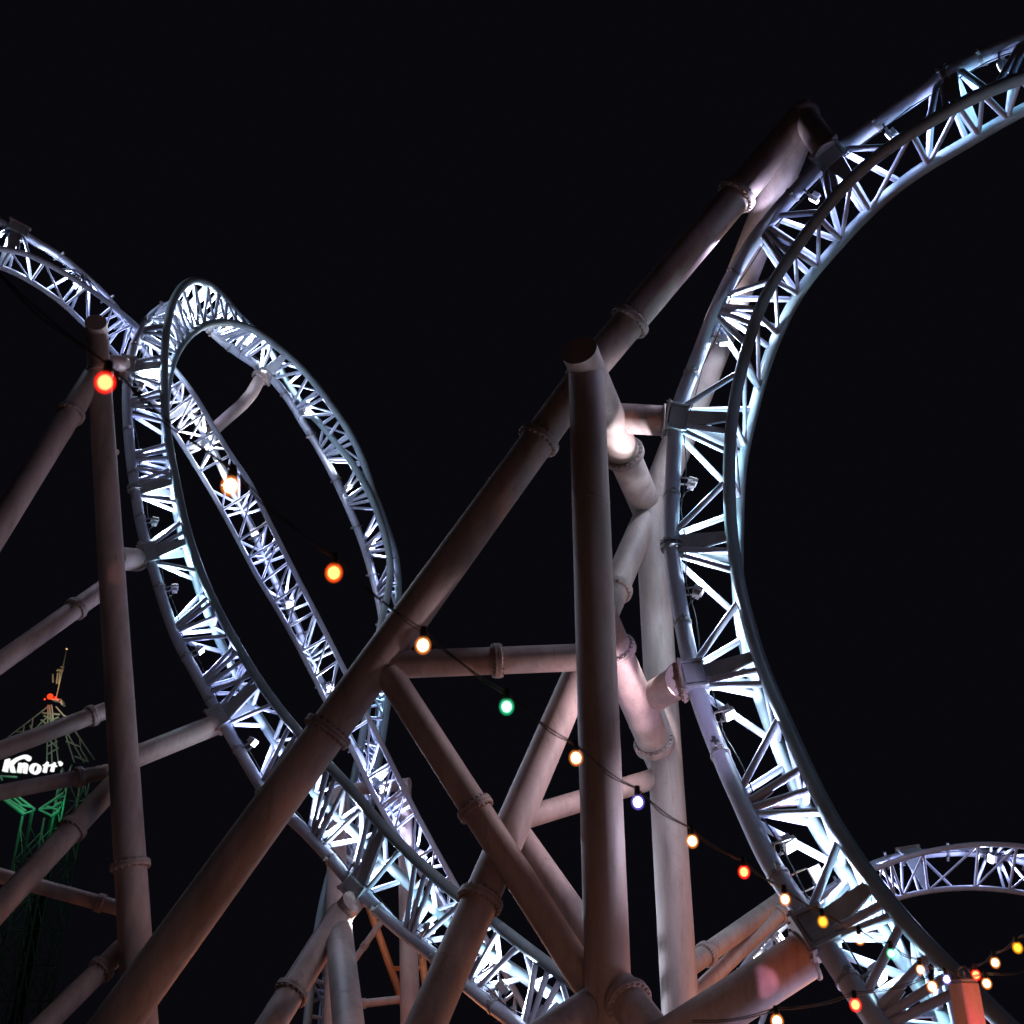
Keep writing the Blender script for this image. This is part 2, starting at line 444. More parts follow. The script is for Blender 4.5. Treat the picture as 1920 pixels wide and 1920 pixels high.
for (a, b, pw_, sz, c) in [((1262, 905), (1165, 790), 190, 46, (.95, .88, 1)), ((1262, 925), (1178, 845), 130, 40, (1, .94, 1)), ((1275, 1105), (1205, 1300), 360, 42, (1, .86, .95)),
                           ((1335, 640), (1345, 500), 200, 80, (1, .85, .8)), ((1400, 470), (1270, 510), 240, 125, (.72, .66, 1)), ((1445, 405), (1400, 320), 80, 120, (.66, .66, 1)), 
                           ((1305, 680), (1190, 600), 260, 100, (1, .66, .62)), ((1260, 970), (1110, 1000), 110, 60, (.74, .72, 1)), ((1300, 1290), (1150, 1350), 260, 110, (1, .76, .86)),
                           ((1400, 1520), (1270, 1560), 170, 110, (.76, .74, 1))]:
    q = RS[near_px(RS, *a)]; lamp('track_spot', q + (RA[nearest(RA, q)] - q).normalized() * -.34, pw_, c, 'SPOT', .03, P(*b, proj(q)[2] + .6), sz, .3)  # added spots without fixtures, brightening the pipes beside the right track

# ================================================================== LOOP TRACK (left)
LA = spline([(1180,1925,19.6),(1084,1850,20.8),(1006,1792,21.6),(928,1732,22.4),(867,1686,23),(788,1620,23.8),(710,1542,24.8),(660,1482,25.6),(624,1443,26.2),(561,1375,27.2),(496,1292,28.3),(450,1220,29.2),(415,1157,30),(382,1087,30.6),(355,1012,31.2),(337,937,31.8),(322,862,32.3),(312,800,32.7),(308,734,33.2),(309,656,33.8),(316,594,34.3),(328,556,34.8),(347,531,35.4),(369,525,36),(394,534,36.6),(419,556,37.2),(444,588,37.9),(481,622,38.8),(512,664,39.4),(537,714,39.7),(566,758,39.6),(606,800,39.4),(640,843,39.2),(669,881,39),(695,930,38.8),(713,975,38.6),(726,1020,38.4),(733,1060,38.2),(728,1110,38),(714,1170,37.6),(695,1290,36.6),(676,1400,35.6),(655,1500,34.6),(630,1600,33.5),(606,1690,32.5),(588,1800,31.5),(575,1930,30.4)], smooth=14)
LB = spline([(1190,1975,20.4),(1058,1881,21.6),(954,1813,22.6),(902,1779,23.1),(815,1704,24.1),(736,1628,25.2),(671,1566,26),(596,1493,27),(525,1404,28.2),(465,1310,29.3),(425,1230,30.2),(390,1150,31),(362,1070,31.7),(340,1000,32.2),(325,925,32.7),(314,862,33.1),(309,800,33.5),(312,740,33.9),(320,690,34.3),(331,662,34.7),(350,634,35.3),(375,614,36),(403,604,36.6),(434,605,37.1),(472,616,37.6),(512,644,38),(553,678,38.3),(591,719,38.5),(622,762,38.7),(647,797,38.8),(669,837,38.9),(687,881,39),(700,925,39),(716,962,39),(728,1000,38.9),(741,1037,38.8),(747,1094,38.5),(746,1138,38.2),(740,1200,37.7),(729,1300,36.9),(714,1400,36),(698,1500,35.1),(676,1600,34.2),(652,1700,33.2),(634,1800,32.2),(618,1930,31)], smooth=14)
LS = spline([(1060,1985,20.2),(950,1907,21.4),(880,1852,22.2),(820,1797,23),(736,1732,24),(697,1693,24.6),(658,1654,25.1),(617,1607,25.7),(585,1571,26.2),(554,1542,26.6),(500,1490,27.2),(462,1430,27.8),(430,1375,28.3),(410,1340,28.6),(390,1305,28.9),(360,1250,29.4),(332,1200,29.8),(305,1125,30.4),(290,1075,30.7),(275,1025,31),(262,975,31.3),(255,925,31.6),(247,875,31.9),(240,800,32.5),(238,740,33),(242,681,33.5),(256,637,34),(278,600,34.6),(305,577,35.3),(330,572,36),(355,585,36.8),(394,619,37.8),(425,647,38.4),(466,675,38.9),(500,698,39.2),(541,747,39.5),(566,790,39.6),(591,828,39.7),(622,884,39.8),(647,937,39.8),(669,987,39.7),(687,1037,39.5),(703,1094,39.2),(716,1150,38.8),(722,1220,38.3),(716,1300,37.6),(703,1400,36.7),(686,1500,35.7),(660,1600,34.7),(636,1700,33.7),(618,1800,32.6),(604,1930,31.4)], smooth=14)
l_br = [near_px(LS, *p) for p in [(241,690),(250,915),(270,1040),(412,1348),(500,1480),(668,1665),(502,698)]]
build_track('white lattice loop track twisting over in a hairpin at the left', LS, LA, LB, .15, .128, pitch=1.95, brackets=l_br, splices=(l_br[1], l_br[4]), extra=range(near_px(LS, 262, 625), near_px(LS, 455, 668), 8), rB=.060, limit=100)
for (x, y, lab, pw, c, tow) in [
    (300, 580, 'floodlight on the outer shoulder of the loop track', 300, WHT, 1),
    (238, 720, 'floodlight beside the orange stub and red bulb', 420, WHT, 1),
    (245, 860, 'floodlight at the upright left edge of the loop track', 120, LAV, -1),
    (262, 975, 'brightest floodlight on the left edge of the loop track', 380, WHT, 1),
    (300, 1110, 'floodlight below the lower short stub of the left column', 240, TEAL, 1),
    (362, 1222, 'small pinkish floodlight hanging inside the lower loop track', 130, LAV, -1),
    (450, 1410, 'floodlight below the long beam, lower loop track', 110, LAV, -1),
    (585, 1571, 'floodlight right of the big diagonal strut on the loop track', 230, WHT, -1),
    (655, 1650, 'pinkish floodlight with cables just above the lowest loop bracket', 110, WHT, 1),
    (790, 1775, 'floodlight between the splayed legs and the leaning leg, loop track', 120, TEAL, -1),
    (920, 1880, 'lowest floodlight of the loop track near the bottom edge', 330, WHT, 1),
    (385, 610, 'floodlight under the crest of the loop track', 260, WHT, 1),
    (450, 665, 'floodlight inside the loop left of the pink link strut', 460, WHT, 1),
    (560, 780, 'floodlight on the falling side of the loop just past the link strut', 620, WHT, 1),
    (640, 920, 'floodlight halfway down the falling side of the loop', 750, (.96, .97, 1), 1),
    (684, 1030, 'floodlight low on the falling side of the loop', 600, LAV, 1),
    (718, 1260, 'floodlight behind the big diagonal strut on the loop tail', 380, TEAL, 1),
    (690, 1480, 'floodlight on the loop tail above the background beam', 220, LAV, 1)]:
    floodlight(LS, LA, LB, near_px(LS, x, y), lab, pw, c, tow)

for (a, b, pw_, sz, c) in [((243, 850), (200, 880), 260, 110, (.72, .74, 1)), ((285, 1060), (215, 1150), 200, 110, (.66, .78, 1)), ((395, 1310), (235, 1380), 110, 110, (.66, .74, 1)),
                           ((240, 760), (110, 820), 220, 90, (.72, .74, 1)), ((700, 1695), (640, 1760), 90, 70, (1, .95, 1)), ((430, 1375), (250, 1560), 160, 80, (.6, .62, 1))]:
    q = LS[near_px(LS, *a)]; lamp('track_spot', q + (LA[nearest(LA, q)] - q).normalized() * -.30, pw_, c, 'SPOT', .03, P(*b, proj(q)[2] - .3), sz, .5)  # added spots, no fixture of their own, lighting the left column and struts

# ================================================================== MIDDLE TRACK
KA = spline([(-120,452,31.5),(0,467,32.5),(37,472,33),(75,487,33.4),(112,507,33.8),(150,530,34.2),(187,555,34.6),(225,585,35),(260,615,35.4),(327,692,35.9),(362,737,36),(400,800,36),(437,860,35.9),(469,906,35.8),(512,994,35.5),(556,1080,35.1),(595,1156,34.7),(653,1271,34.1),(707,1378,33.5),(739,1443,33.1),(789,1542,32.4),(841,1636,31.7),(880,1705,31.2),(925,1785,30.5),(975,1875,29.7),(1020,1960,29)], smooth=14)
KB = spline([(-120,468,32.2),(0,500,33),(45,520,33.5),(85,545,33.9),(122,572,34.3),(160,610,34.8),(200,645,35.2),(230,680,35.6),(275,738,36.1),(320,800,36.3),(366,872,36.3),(400,928,36.2),(450,1019,35.9),(481,1078,35.6),(533,1164,35.1),(587,1266,34.5),(611,1315,34.2),(660,1405,33.6),(712,1511,32.9),(760,1590,32.3),(807,1665,31.7),(850,1740,31.1),(905,1830,30.3),(960,1920,29.5)], smooth=14)
KS = spline([(-120,360,32.4),(0,417,33.2),(37,435,33.6),(80,462,34),(112,480,34.4),(160,520,35.1),(195,552,35.6),(225,590,36.1),(258,640,36.6),(300,695,36.9),(340,750,37.1),(375,797,37.2),(419,884,37.2),(444,937,37.1),(472,987,36.9),(497,1047,36.6),(525,1109,36.3),(556,1169,35.9),(587,1247,35.4),(613,1300,35),(655,1385,34.4),(700,1465,33.9),(745,1545,33.3),(795,1630,32.6),(840,1710,31.9),(885,1790,31.2),(940,1885,30.3),(985,1960,29.5)], smooth=14)
k_br = [near_px(KS, *p) for p in [(28,430),(350,765),(392,832),(700,1465)]]
build_track('straight slim lattice track falling diagonally from the upper left to the bottom centre', KS, KA, KB, .13, .085, mrail=M_TRK, pitch=1.95, brackets=k_br, rB=.046)
for (x, y, lab, pw, c, tow) in [
    (40, 437, 'floodlight at the left edge of the photo on the slim track', 260, WHT, 1),
    (150, 512, 'floodlight on the slim track up left of the red bulb column', 140, LAV, 1),
    (290, 680, 'floodlight on the slim track where it passes behind the loop', 200, LAV, 1),
    (398, 842, 'glaring floodlight on the slim track beside the warm bulb', 420, WRMW, 1),
    (480, 1005, 'small pinkish floodlight on the slim track between two bulbs', 220, LAV, 1),
    (545, 1145, 'floodlight midway down the slim track', 150, LAV, 1),
    (616, 1303, 'floodlight on the slim track just above the big diagonal strut', 260, WHT, 1),
    (715, 1490, 'floodlight on the slim track below the big diagonal strut', 260, LAV, 1),
    (785, 1615, 'floodlight on the slim track left of the leaning leg', 200, LAV, 1),
    (900, 1815, 'glaring floodlight at the low end of the slim track', 320, WHT, 1)]:
    floodlight(KS, KA, KB, near_px(KS, x, y), lab, pw, c, tow)

# ================================================================== FAR TRACK (right edge)
FA = spline([(2050,1606,30),(1920,1587,30),(1883,1583,30),(1833,1583,30),(1783,1588,30),(1733,1598,30),(1683,1612,30),(1645,1627,30),(1590,1652,29.8),(1530,1688,29.5),(1475,1724,29.2),(1430,1765,29),(1392,1812,28.6),(1362,1870,28.2),(1340,1940,27.6)])
FB = spline([(2050,1700,30),(1920,1674,30),(1867,1667,30),(1817,1664,30),(1767,1667,30),(1725,1673,30),(1683,1683,30),(1640,1700,29.9),(1590,1728,29.7),(1540,1760,29.5),(1490,1800,29.2),(1455,1850,28.8),(1430,1910,28.3),(1415,1960,27.8)])
FS = spline([(2050,1648,31.1),(1920,1614,31.1),(1850,1600,31.1),(1790,1596,31.1),(1740,1600,31.1),(1690,1606,31.1),(1645,1618,31.1),(1600,1640,30.9),(1560,1665,30.7),(1510,1700,30.5),(1460,1740,30.2),(1420,1785,29.9),(1392,1830,29.5),(1378,1890,29),(1365,1960,28.4)])
build_track('distant small arch of coaster track at the lower right edge', FS, FA, FB, .13, .075, mrail=M_TRK, pitch=1.9, brackets=[near_px(FS, 1708, 1603)], rB=.042)
for (x, y, lab, pw, c, tow) in [
    (1850, 1600, 'floodlight near the right edge on the far small arch', 200, LAV, 1),
    (1600, 1640, 'floodlight on the far arch hidden behind the right track rail', 160, LAV, 1),
    (1450, 1750, 'pinkish white floodlight seen just above the lowest thick arm', 280, WRMW, -1)]:
    floodlight(FS, FA, FB, near_px(FS, x, y), lab, pw, c, tow)

# ================================================================== SUPPORT FRAMES
def pipe(root, name, p0, p1, r, mat=None, cap0=True, cap1=True, ground=False, weld=True, r1=None, label=None):
    a = P(*p0) if not isinstance(p0, Vector) else p0
    b = P(*p1) if not isinstance(p1, Vector) else p1
    if ground: b = to_ground(a, b)
    m = MB().tube([a, b], [r, r1 or r], 40, cap0, cap1)
    d = (b - a).normalized(); L = (b - a).length
    k = 3.1                                  # faint girth welds between pipe lengths
    while k < L - 1 and weld:
        c = a + d * k; rr = r + ((r1 or r) - r) * k / L
        m.tube([c - d * .012, c, c + d * .012], [rr * 1.0005, rr + .006, rr * 1.0005], 40, False, False); k += 4.3
    o = m.build(name, mat or M_SUP, root, label=label)
    return a, b
def on_line(a, b, x, y):
    return min((a.lerp(b, i / 400) for i in range(401)), key=lambda p: (proj(p)[0] - x) ** 2 + (proj(p)[1] - y) ** 2)
def flg(root, a, b, x, y, r, bolts=22, k=1.27):
    MB().flange(on_line(a, b, x, y), b - a, r, bolts, k=k).build('flange', M_SUPF, root)

def plate(root, a, b, r):
    d = (b - a).normalized(); MB().tube([a - d * .045, a - d * .04, a, a + d * .005], [r * 1.1, r * 1.13, r * 1.13, r * 1.1], 40).build('end_plate', M_SUPF, root)
main = thing('support_frame', to_ground(P(1090, 668, 22.6), P(1142, 1905, 16.9)),
             'tallest pinkish tubular steel support, columns, struts and arms left of the right track', 'support frame')
C = pipe(main, 'column', (1099, 693, 21.95), (1142, 1905, 16.52), .365, ground=True)
D1 = pipe(main, 'strut', (1092, 712, 22.7), (224, 1910, 17.3), .355, ground=True, r1=.385)
D2 = pipe(main, 'strut', (1085, 716, 22.7), (1507, 218, 24.5), .36)
G = pipe(main, 'strut', (1506, 222, 24.5), (1222, 955, 25.6), .38)
MB().sphere(P(1506, 220, 24.5), .383, 32, 20).build('elbow', M_SUP, main)
C2 = pipe(main, 'column', (1218, 940, 25.4), (1277, 1915, 20.3), .36, ground=True)
T = pipe(main, 'strut', (1086, 657, 21.55), (1217, 962, 25.6), .372)
H = pipe(main, 'strut', (1215, 962, 25.3), (802, 1915, 16.4), .31, ground=True)
K_ = pipe(main, 'strut', (1118, 1140, 20.8), (1251, 1448, 23.0), .35)
Mh = pipe(main, 'strut', (722, 1247, 19.9), (1100, 1232, 20.4), .26)
Nb = pipe(main, 'strut', (728, 1262, 19.8), (1128, 1885, 17.0), .26)
O_ = pipe(main, 'strut', (962, 1548, 20.0), (1128, 1785, 18.0), .235)
Q_ = pipe(main, 'strut', (968, 1538, 20.0), (1256, 1451, 22.75), .21)
MB().sphere(P(962, 1550, 20.0), .315, 32, 20).build('elbow', M_SUP, main)
ar1 = pipe(main, 'arm', (1140, 783, 23.3), (1243, 789, 23.1), .33)
ar2 = pipe(main, 'arm', (1215, 1312, 22.6), (1280, 1274, 20.4), .32)
ar3 = pipe(main, 'arm', (1510, 222, 24.4), (1556, 292, 22.9), .30)
E = pipe(main, 'arm', (1508, 1793, 15.6), (1236, 1968, 15.2), .335, weld=False)
plate(main, *E, .335); plate(main, ar1[1], ar1[0], .33); plate(main, ar2[1], ar2[0], .32); plate(main, ar3[1], ar3[0], .30)
Rr = pipe(main, 'strut', (1138, 1826, 17.0), (1240, 1962, 15.4), .30)
S_ = pipe(main, 'strut', (1140, 1868, 17.0), (930, 2010, 14.6), .29)
Jt = pipe(main, 'strut', (1272, 1826, 20.6), (1464, 1690, 23.6), .195)
Ju = pipe(main, 'strut', (1275, 1890, 20.6), (1478, 1698, 23.4), .155)
for (l, x, y, r) in [(D2, 1185, 605, .36), (D2, 1380, 366, .36), (D1, 1010, 826, .36), (D1, 617, 1372, .37), (T, 1172, 850, .37),
                     (K_, 1162, 1215, .35), (K_, 1228, 1392, .35), (H, 1162, 1108, .31), (H, 904, 1690, .31), (Mh, 932, 1236, .26),
                     (Nb, 888, 1518, .26), (Rr, 1186, 1872, .30), (Jt, 1326, 1792, .195), (Ju, 1462, 1713, .155)]:
    flg(main, l[0], l[1], x, y, r)

leftf = thing('support_frame', to_ground(P(181, 612, 32), P(262, 1900, 23)),
              'dark leaning column with side struts at the left edge, red bulb in front', 'support frame')
Lc = pipe(leftf, 'column', (181, 618, 31.6), (262, 1900, 23.2), .31, ground=True, r1=.38)
pipe(leftf, 'arm', (180, 604, 31.2), (185, 650, 32.0), .31)
st1 = pipe(leftf, 'arm', (186, 677, 31.8), (232, 682, 33.2), .24)
st2 = pipe(leftf, 'arm', (215, 1047, 29.5), (258, 1050, 30.8), .33)
l1 = pipe(leftf, 'strut', (186, 690, 31.2), (-40, 1050, 25), .31)
l2 = pipe(leftf, 'strut', (200, 1100, 29.2), (-30, 1264, 25.4), .25)
l3 = pipe(leftf, 'strut', (210, 1328, 27.8), (-30, 1418, 25.4), .22)
l4 = pipe(leftf, 'strut', (406, 1358, 28.5), (232, 1428, 26.8), .28)
l4b = pipe(leftf, 'strut', (235, 1440, 26.8), (-30, 1492, 24.6), .185)
l5 = pipe(leftf, 'strut', (222, 1462, 26.4), (-20, 1722, 22.6), .27)
l6 = pipe(leftf, 'strut', (-30, 1634, 24.6), (235, 1706, 25.0), .17)
l7 = pipe(leftf, 'strut', (240, 1768, 24.4), (40, 1965, 22.0), .24)
for (l, x, y, r) in [(l1, 130, 775, .31), (l2, 142, 1142, .25), (l3, 174, 1347, .22), (l4b, 148, 1453, .20), (l5, 138, 1555, .27),
                     (l6, 188, 1693, .17), (l7, 185, 1812, .24), (Lc, 243, 1622, .355), (Lc, 187, 700, .31)]:
    flg(leftf, l[0], l[1], x, y, r, 16)
MB().tube([P(196, 842, 30.9), P(219, 848, 30.6)], .09, 16).build('lug', M_SUPF, leftf)

botf = thing('support_frame', to_ground(P(637, 1714, 24.8), P(655, 1915, 20.5)),
             'splayed pair of grey legs meeting under the loop track at the bottom centre', 'support frame')
b1 = pipe(botf, 'leg', (640, 1712, 24.6), (500, 1935, 21.8), .30, ground=True)
b2 = pipe(botf, 'leg', (634, 1735, 24.5), (654, 1925, 20.8), .31, ground=True)
b3 = pipe(botf, 'arm', (634, 1722, 24.7), (662, 1690, 24.5), .27)
MB().sphere(P(637, 1718, 24.6), .318, 32, 20).build('elbow', M_SUP, botf)
flg(botf, b1[0], b1[1], 549, 1863, .30, 16)

backf = thing('support_frame', to_ground(P(640, 1480, 34), P(628, 1900, 28)),
              'pink background portal, two posts and a crossbeam behind the slim track', 'support frame')
c1 = pipe(backf, 'column', (634, 1470, 35), (626, 1920, 29.5), .30, ground=True)
c2 = pipe(backf, 'column', (758, 1475, 34.4), (770, 1920, 29), .22, ground=True, r1=.30)
c3 = pipe(backf, 'crossbeam', (622, 1484, 35), (768, 1470, 34.4), .20)
c4 = pipe(backf, 'strut', (652, 1818, 30.5), (722, 1718, 31), .09)
c5 = pipe(backf, 'strut', (660, 1884, 29.8), (768, 1872, 29.8), .11)
flg(backf, c5[0], c5[1], 680, 1882, .11, 10); flg(backf, c4[0], c4[1], 684, 1774, .09, 8)

orf = thing('support_frame', to_ground(P(696, 1700, 33), P(752, 1870, 30)),
            'pair of thin orange-lit pipes slanting down behind the loop track', 'support frame')
o1 = pipe(orf, 'leg', (688, 1690, 33), (757, 1885, 30.5), .11, M_ORANGE_LIT, ground=True)
o2 = pipe(orf, 'leg', (762, 1530, 36), (804, 1905, 30.5), .11, M_ORANGE_LIT, ground=True)
pipe(orf, 'crossbeam', (733, 1816, 31.3), (794, 1816, 31.7), .07, M_ORANGE_LIT)

link = thing('link_strut', P(490, 700, 39), 'bent pink pipe joining the loop track to the slim track', 'strut')
MB().tube([P(497, 700, 39.1), P(484, 716, 38.9), P(472, 738, 38.6), P(455, 758, 38.4), P(409, 798, 37.8), P(380, 826, 37.3)], .22, 28).build('pipe', M_SUP, link)
MB().flange(P(488, 708, 39.0), P(484, 716, 38.9) - P(497, 700, 39.1), .22, 12, k=1.5).build('flange', M_SUPF, link)

# ================================================================== STRING LIGHTS
BC = {'warm': ((1, .62, .30), (1, .30, .06)), 'red': ((1, .36, .12), (1, .02, .01)), 'orange': ((1, .50, .12), (1, .10, .01)),
      'green': ((.55, 1, .72), (.02, .55, .25)), 'violet': ((.86, .84, 1), (.30, .22, 1)), 'yellow': ((1, .62, .06), (.9, .35, .01))}
M_CORE = {k: emis('bulb_core_' + k, v[0], {'warm': 9, 'violet': 7, 'green': 2.2, 'orange': 3.2, 'red': 3.4, 'yellow': 1.8}[k]) for k, v in BC.items()}
M_GLASS_HALO = {k: globe_halo('bulb_glass_halo_' + k, v[1], {'warm': 17, 'violet': 14, 'green': 20, 'orange': 26, 'red': 30, 'yellow': 20}[k]) for k, v in BC.items()}  # volume emission puts each bulb's halo into its globe
def string(label, pts, cols, r=.037):
    """pts = bulb (px, py, z); the twin-wire cable runs just above the bulbs"""
    root = thing('string_lights', P(*pts[0]), label, 'string lights', 'festoon light strings')
    W = [P(*p) for p in pts]; tops = [p + V((0, 0, .075)) for p in W]
    for off in (0, .011):
        path = []
        for i in range(len(tops) - 1):
            for k in range(8):
                t = k / 8; q = tops[i].lerp(tops[i + 1], t); q = q + V((off * math.sin(t * 9 + i), 0, -.025 * math.sin(math.pi * t) - off))
                path.append(q)
        path.append(tops[-1])
        MB().tube(path, .0035, 6).build('cable', M_BLACK, root)
    for p, t, c in zip(W, tops, cols):
        if c is None: continue
        b = MB().sphere(p, r, 20, 12, 1.15).build('bulb', M_GLASS_HALO[c], root, label=c + ' bulb' if c != 'warm' else 'warm white bulb')
        ORG[b.name] = ORG[root.name]
        MB().sphere(p, r * .66, 16, 10, 1.1).build('glowing_core', M_CORE[c], b)
        MB().tube([p + V((0, 0, r * .85)), p + V((0, 0, r * 1.1)), t + V((0, 0, .012))], [.013, .017, .015], 12).build('socket', M_BLACK, b)
    return root
z0 = 3.7
bz = lambda t: z0 * (1 + .093 * t)
s1 = [(-80, 478, bz(-1)), (197, 717, bz(0)), (432, 911, bz(1)), (626, 1074, bz(2)), (793, 1210, bz(3)), (950, 1325, bz(4)), (1080, 1421, bz(5)), (1196, 1504, bz(6)),
      (1298, 1577, bz(7)), (1395, 1635, bz(8)), (1472, 1686, bz(9)), (1543, 1728, bz(10)), (1612, 1761, bz(11)), (1671, 1788, bz(12)),
      (1726, 1818, bz(13)), (1775, 1836, bz(14)), (1808, 1834, bz(14.6))]
string('long string of coloured bulbs running from the left edge down to the post', s1,
       [None, 'red', 'warm', 'orange', 'warm', 'green', 'warm', 'violet', 'warm', 'red', 'warm', 'yellow', 'warm', 'green', 'warm', 'violet', None])
string('short string of bulbs rising from the post to the right edge',
       [(1808, 1830, 8.7), (1830, 1828, 8.6), (1866, 1805, 8.4), (1908, 1777, 8.2), (1952, 1746, 8.0)], [None, 'red', 'warm', 'yellow', None], r=.040)
string('lowest string of four bulbs crossing the bottom right corner',
       [(1300, 1940, 6.1), (1457, 1915, 6.4), (1604, 1884, 6.9), (1748, 1850, 7.4), (1850, 1844, 8.2), (1950, 1830, 8.8)],
       [None, 'warm', 'red', 'warm', 'warm', None], r=.040)
post = thing('lamp_post', P(1806, 1845, 8.75), 'square timber post holding the bulb strings at the lower right corner', 'post')
ptop = P(1806, 1842, 8.75); pw = .082
MB().box(V((ptop.x, ptop.y, ptop.z / 2)), V((pw, pw * .35, 0)), V((-pw * .35, pw, 0)), V((0, 0, ptop.z / 2))).build('shaft', M_WOOD, post)
MB().box(V((ptop.x, ptop.y, ptop.z + .012)), V((pw * .9, pw * .3, 0)), V((-pw * .3, pw * .9, 0)), V((0, 0, .01))).build('cap', M_STEEL, post)
m = MB(); hk = V((ptop.x + .02, ptop.y, ptop.z + .02))
m.tube([hk + V((.05 * math.cos(a * .7), 0, .05 + .05 * math.sin(a * .7))) for a in range(8)], .007, 8)
m.tube([hk, hk + V((0, 0, .06))], .012, 8); m.build('hook', M_STEEL, post)
lamp('post_fill_lamp', V((ptop.x + .35, ptop.y - .35, ptop.z - .2)), 2.2, (1, .55, .12), r=.04)  # unseen lamps added to give the post its pink and gold light
lamp('post_fill_lamp', V((ptop.x + .05, ptop.y - .45, ptop.z - .55)), 12, (1, .10, .24), r=.04)

# ================================================================== TOWER
def TP(px, py, dy=0):
    """point where the pixel's ray meets the vertical plane world-y = 105 + dy"""
    d = RT * ((px - 960) / FOC) + UP * ((960 - py) / FOC) + FW
    return CAM + d * ((105 + dy - CAM.y) / d.y)
tb = TP(95, 1560); tb.z = 0
tower = thing('sky_tower', tb, 'distant dark lattice tower with green lit frames, gold mast and glowing sign', 'tower')
def bars(name, segs, r, mat=None, label=None):
    m = MB()
    for a, b in segs: m.tube([a, b], r, 8)
    return m.build(name, mat or M_TOWER, tower, label=label)
W2 = 2.9
def lattice_shaft(x0, y0, half, z_top, z_bot, bay):
    cs = [V((x0 - half, y0, 0)), V((x0, y0 - half, 0)), V((x0 + half, y0, 0)), V((x0, y0 + half, 0))]
    for c in cs: bars('leg', [(c + V((0, 0, z_bot)), c + V((0, 0, z_top)))], .14)
    segs = []; z = z_bot
    while z < z_top - bay * .5:
        for i in range(4):
            a, b = cs[i], cs[(i + 1) % 4]; mid = (a + b) / 2
            segs += [(a + V((0, 0, z)), mid + V((0, 0, z + bay / 2))), (b + V((0, 0, z)), mid + V((0, 0, z + bay / 2))),
                     (a + V((0, 0, z + bay)), mid + V((0, 0, z + bay / 2))), (b + V((0, 0, z + bay)), mid + V((0, 0, z + bay / 2))),
                     (a + V((0, 0, z)), b + V((0, 0, z)))]
        z += bay
    bars('lattice', segs, .055)
zt = TP(80, 1528).z
pc = TP(70, 1540)
lattice_shaft(pc.x, 105, 1.5, zt, 0, 3.0)
pc2 = TP(128, 1500)
lattice_shaft(pc2.x, 105.8, 1.5, TP(128, 1440).z, 0, 3.0)
MB().box(V(((pc.x + pc2.x) / 2, 106, zt / 2)), V((.45, 0, 0)), V((0, .5, 0)), V((0, 0, zt / 2))).build('lift_shaft', M_BLACK, tower)
# upper pyramid, wings and crown
segs = []
def L(a, b, da=0, db=0): segs.append((TP(*a, da), TP(*b, db)))
for dx in (0, 10, 22): L((90 + dx * .3, 1322), (88 + dx, 1432), 0, 0)
for (a, b) in [((90, 1325), (20, 1378)), ((88, 1345), (30, 1400)), ((20, 1378), (-20, 1412)), ((62, 1345), (58, 1372)), ((45, 1360), (40, 1392)),
               ((30, 1372), (58, 1372)), ((105, 1325), (128, 1352)), ((128, 1352), (178, 1425)), ((118, 1360), (158, 1430)), ((124, 1380), (140, 1430)),
               ((128, 1352), (118, 1360)), ((140, 1370), (124, 1380)), ((150, 1400), (124, 1390)), ((140, 1418), (166, 1428)), ((150, 1385), (152, 1405)),
               ((152, 1405), (166, 1428)), ((88, 1400), (108, 1390)), ((88, 1415), (110, 1402)), ((88, 1385), (108, 1402)), ((8, 1398), (20, 1378))]:
    L(a, b)
bars('crown_truss', segs, .075)
segs = []
for (a, b) in [((80, 1337), (112, 1340)), ((82, 1342), (97, 1350)), ((110, 1345), (97, 1350)), ((97, 1350), (98, 1362)), ((77, 1350), (92, 1362)),
               ((98, 1338), (98, 1350)), ((120, 1342), (128, 1346)), ((128, 1346), (122, 1352)), ((56, 1360), (60, 1368))]: L(a, b)
bars('bracket', segs[:7], .10); bars('bracket', segs[7:], .08)
# green-lit observation frame
segs = []
for (a, b) in [((4, 1496), (46, 1526)), ((10, 1495), (49, 1521)), ((46, 1526), (66, 1519)), ((30, 1491), (66, 1518)), ((16, 1498), (30, 1493)),
               ((24, 1495), (41, 1509)), ((34, 1511), (44, 1510)), ((44, 1510), (62, 1514)), ((40, 1508), (30, 1514)),
               ((73, 1518), (119, 1487)), ((73, 1518), (97, 1530)), ((97, 1530), (112, 1518)), ((112, 1518), (114, 1512)), ((99, 1514), (116, 1503)),
               ((75, 1517), (98, 1515)), ((88, 1512), (110, 1519)), ((104, 1508), (113, 1506)), ((96, 1477), (117, 1479)), ((0, 1455), (32, 1457)),
               ((4, 1446), (40, 1449)), ((1, 1457), (4, 1463))]: L(a, b)
bars('deck_frame', segs[:10], .12); bars('deck_frame', segs[10:18], .12); bars('deck_frame', segs[18:19], .1); bars('deck_frame', segs[19:], .1)
bars('deck_edge', [(TP(5, 1498), TP(47, 1528))], .22); bars('deck_edge', [(TP(97, 1532), TP(112, 1520))], .22)
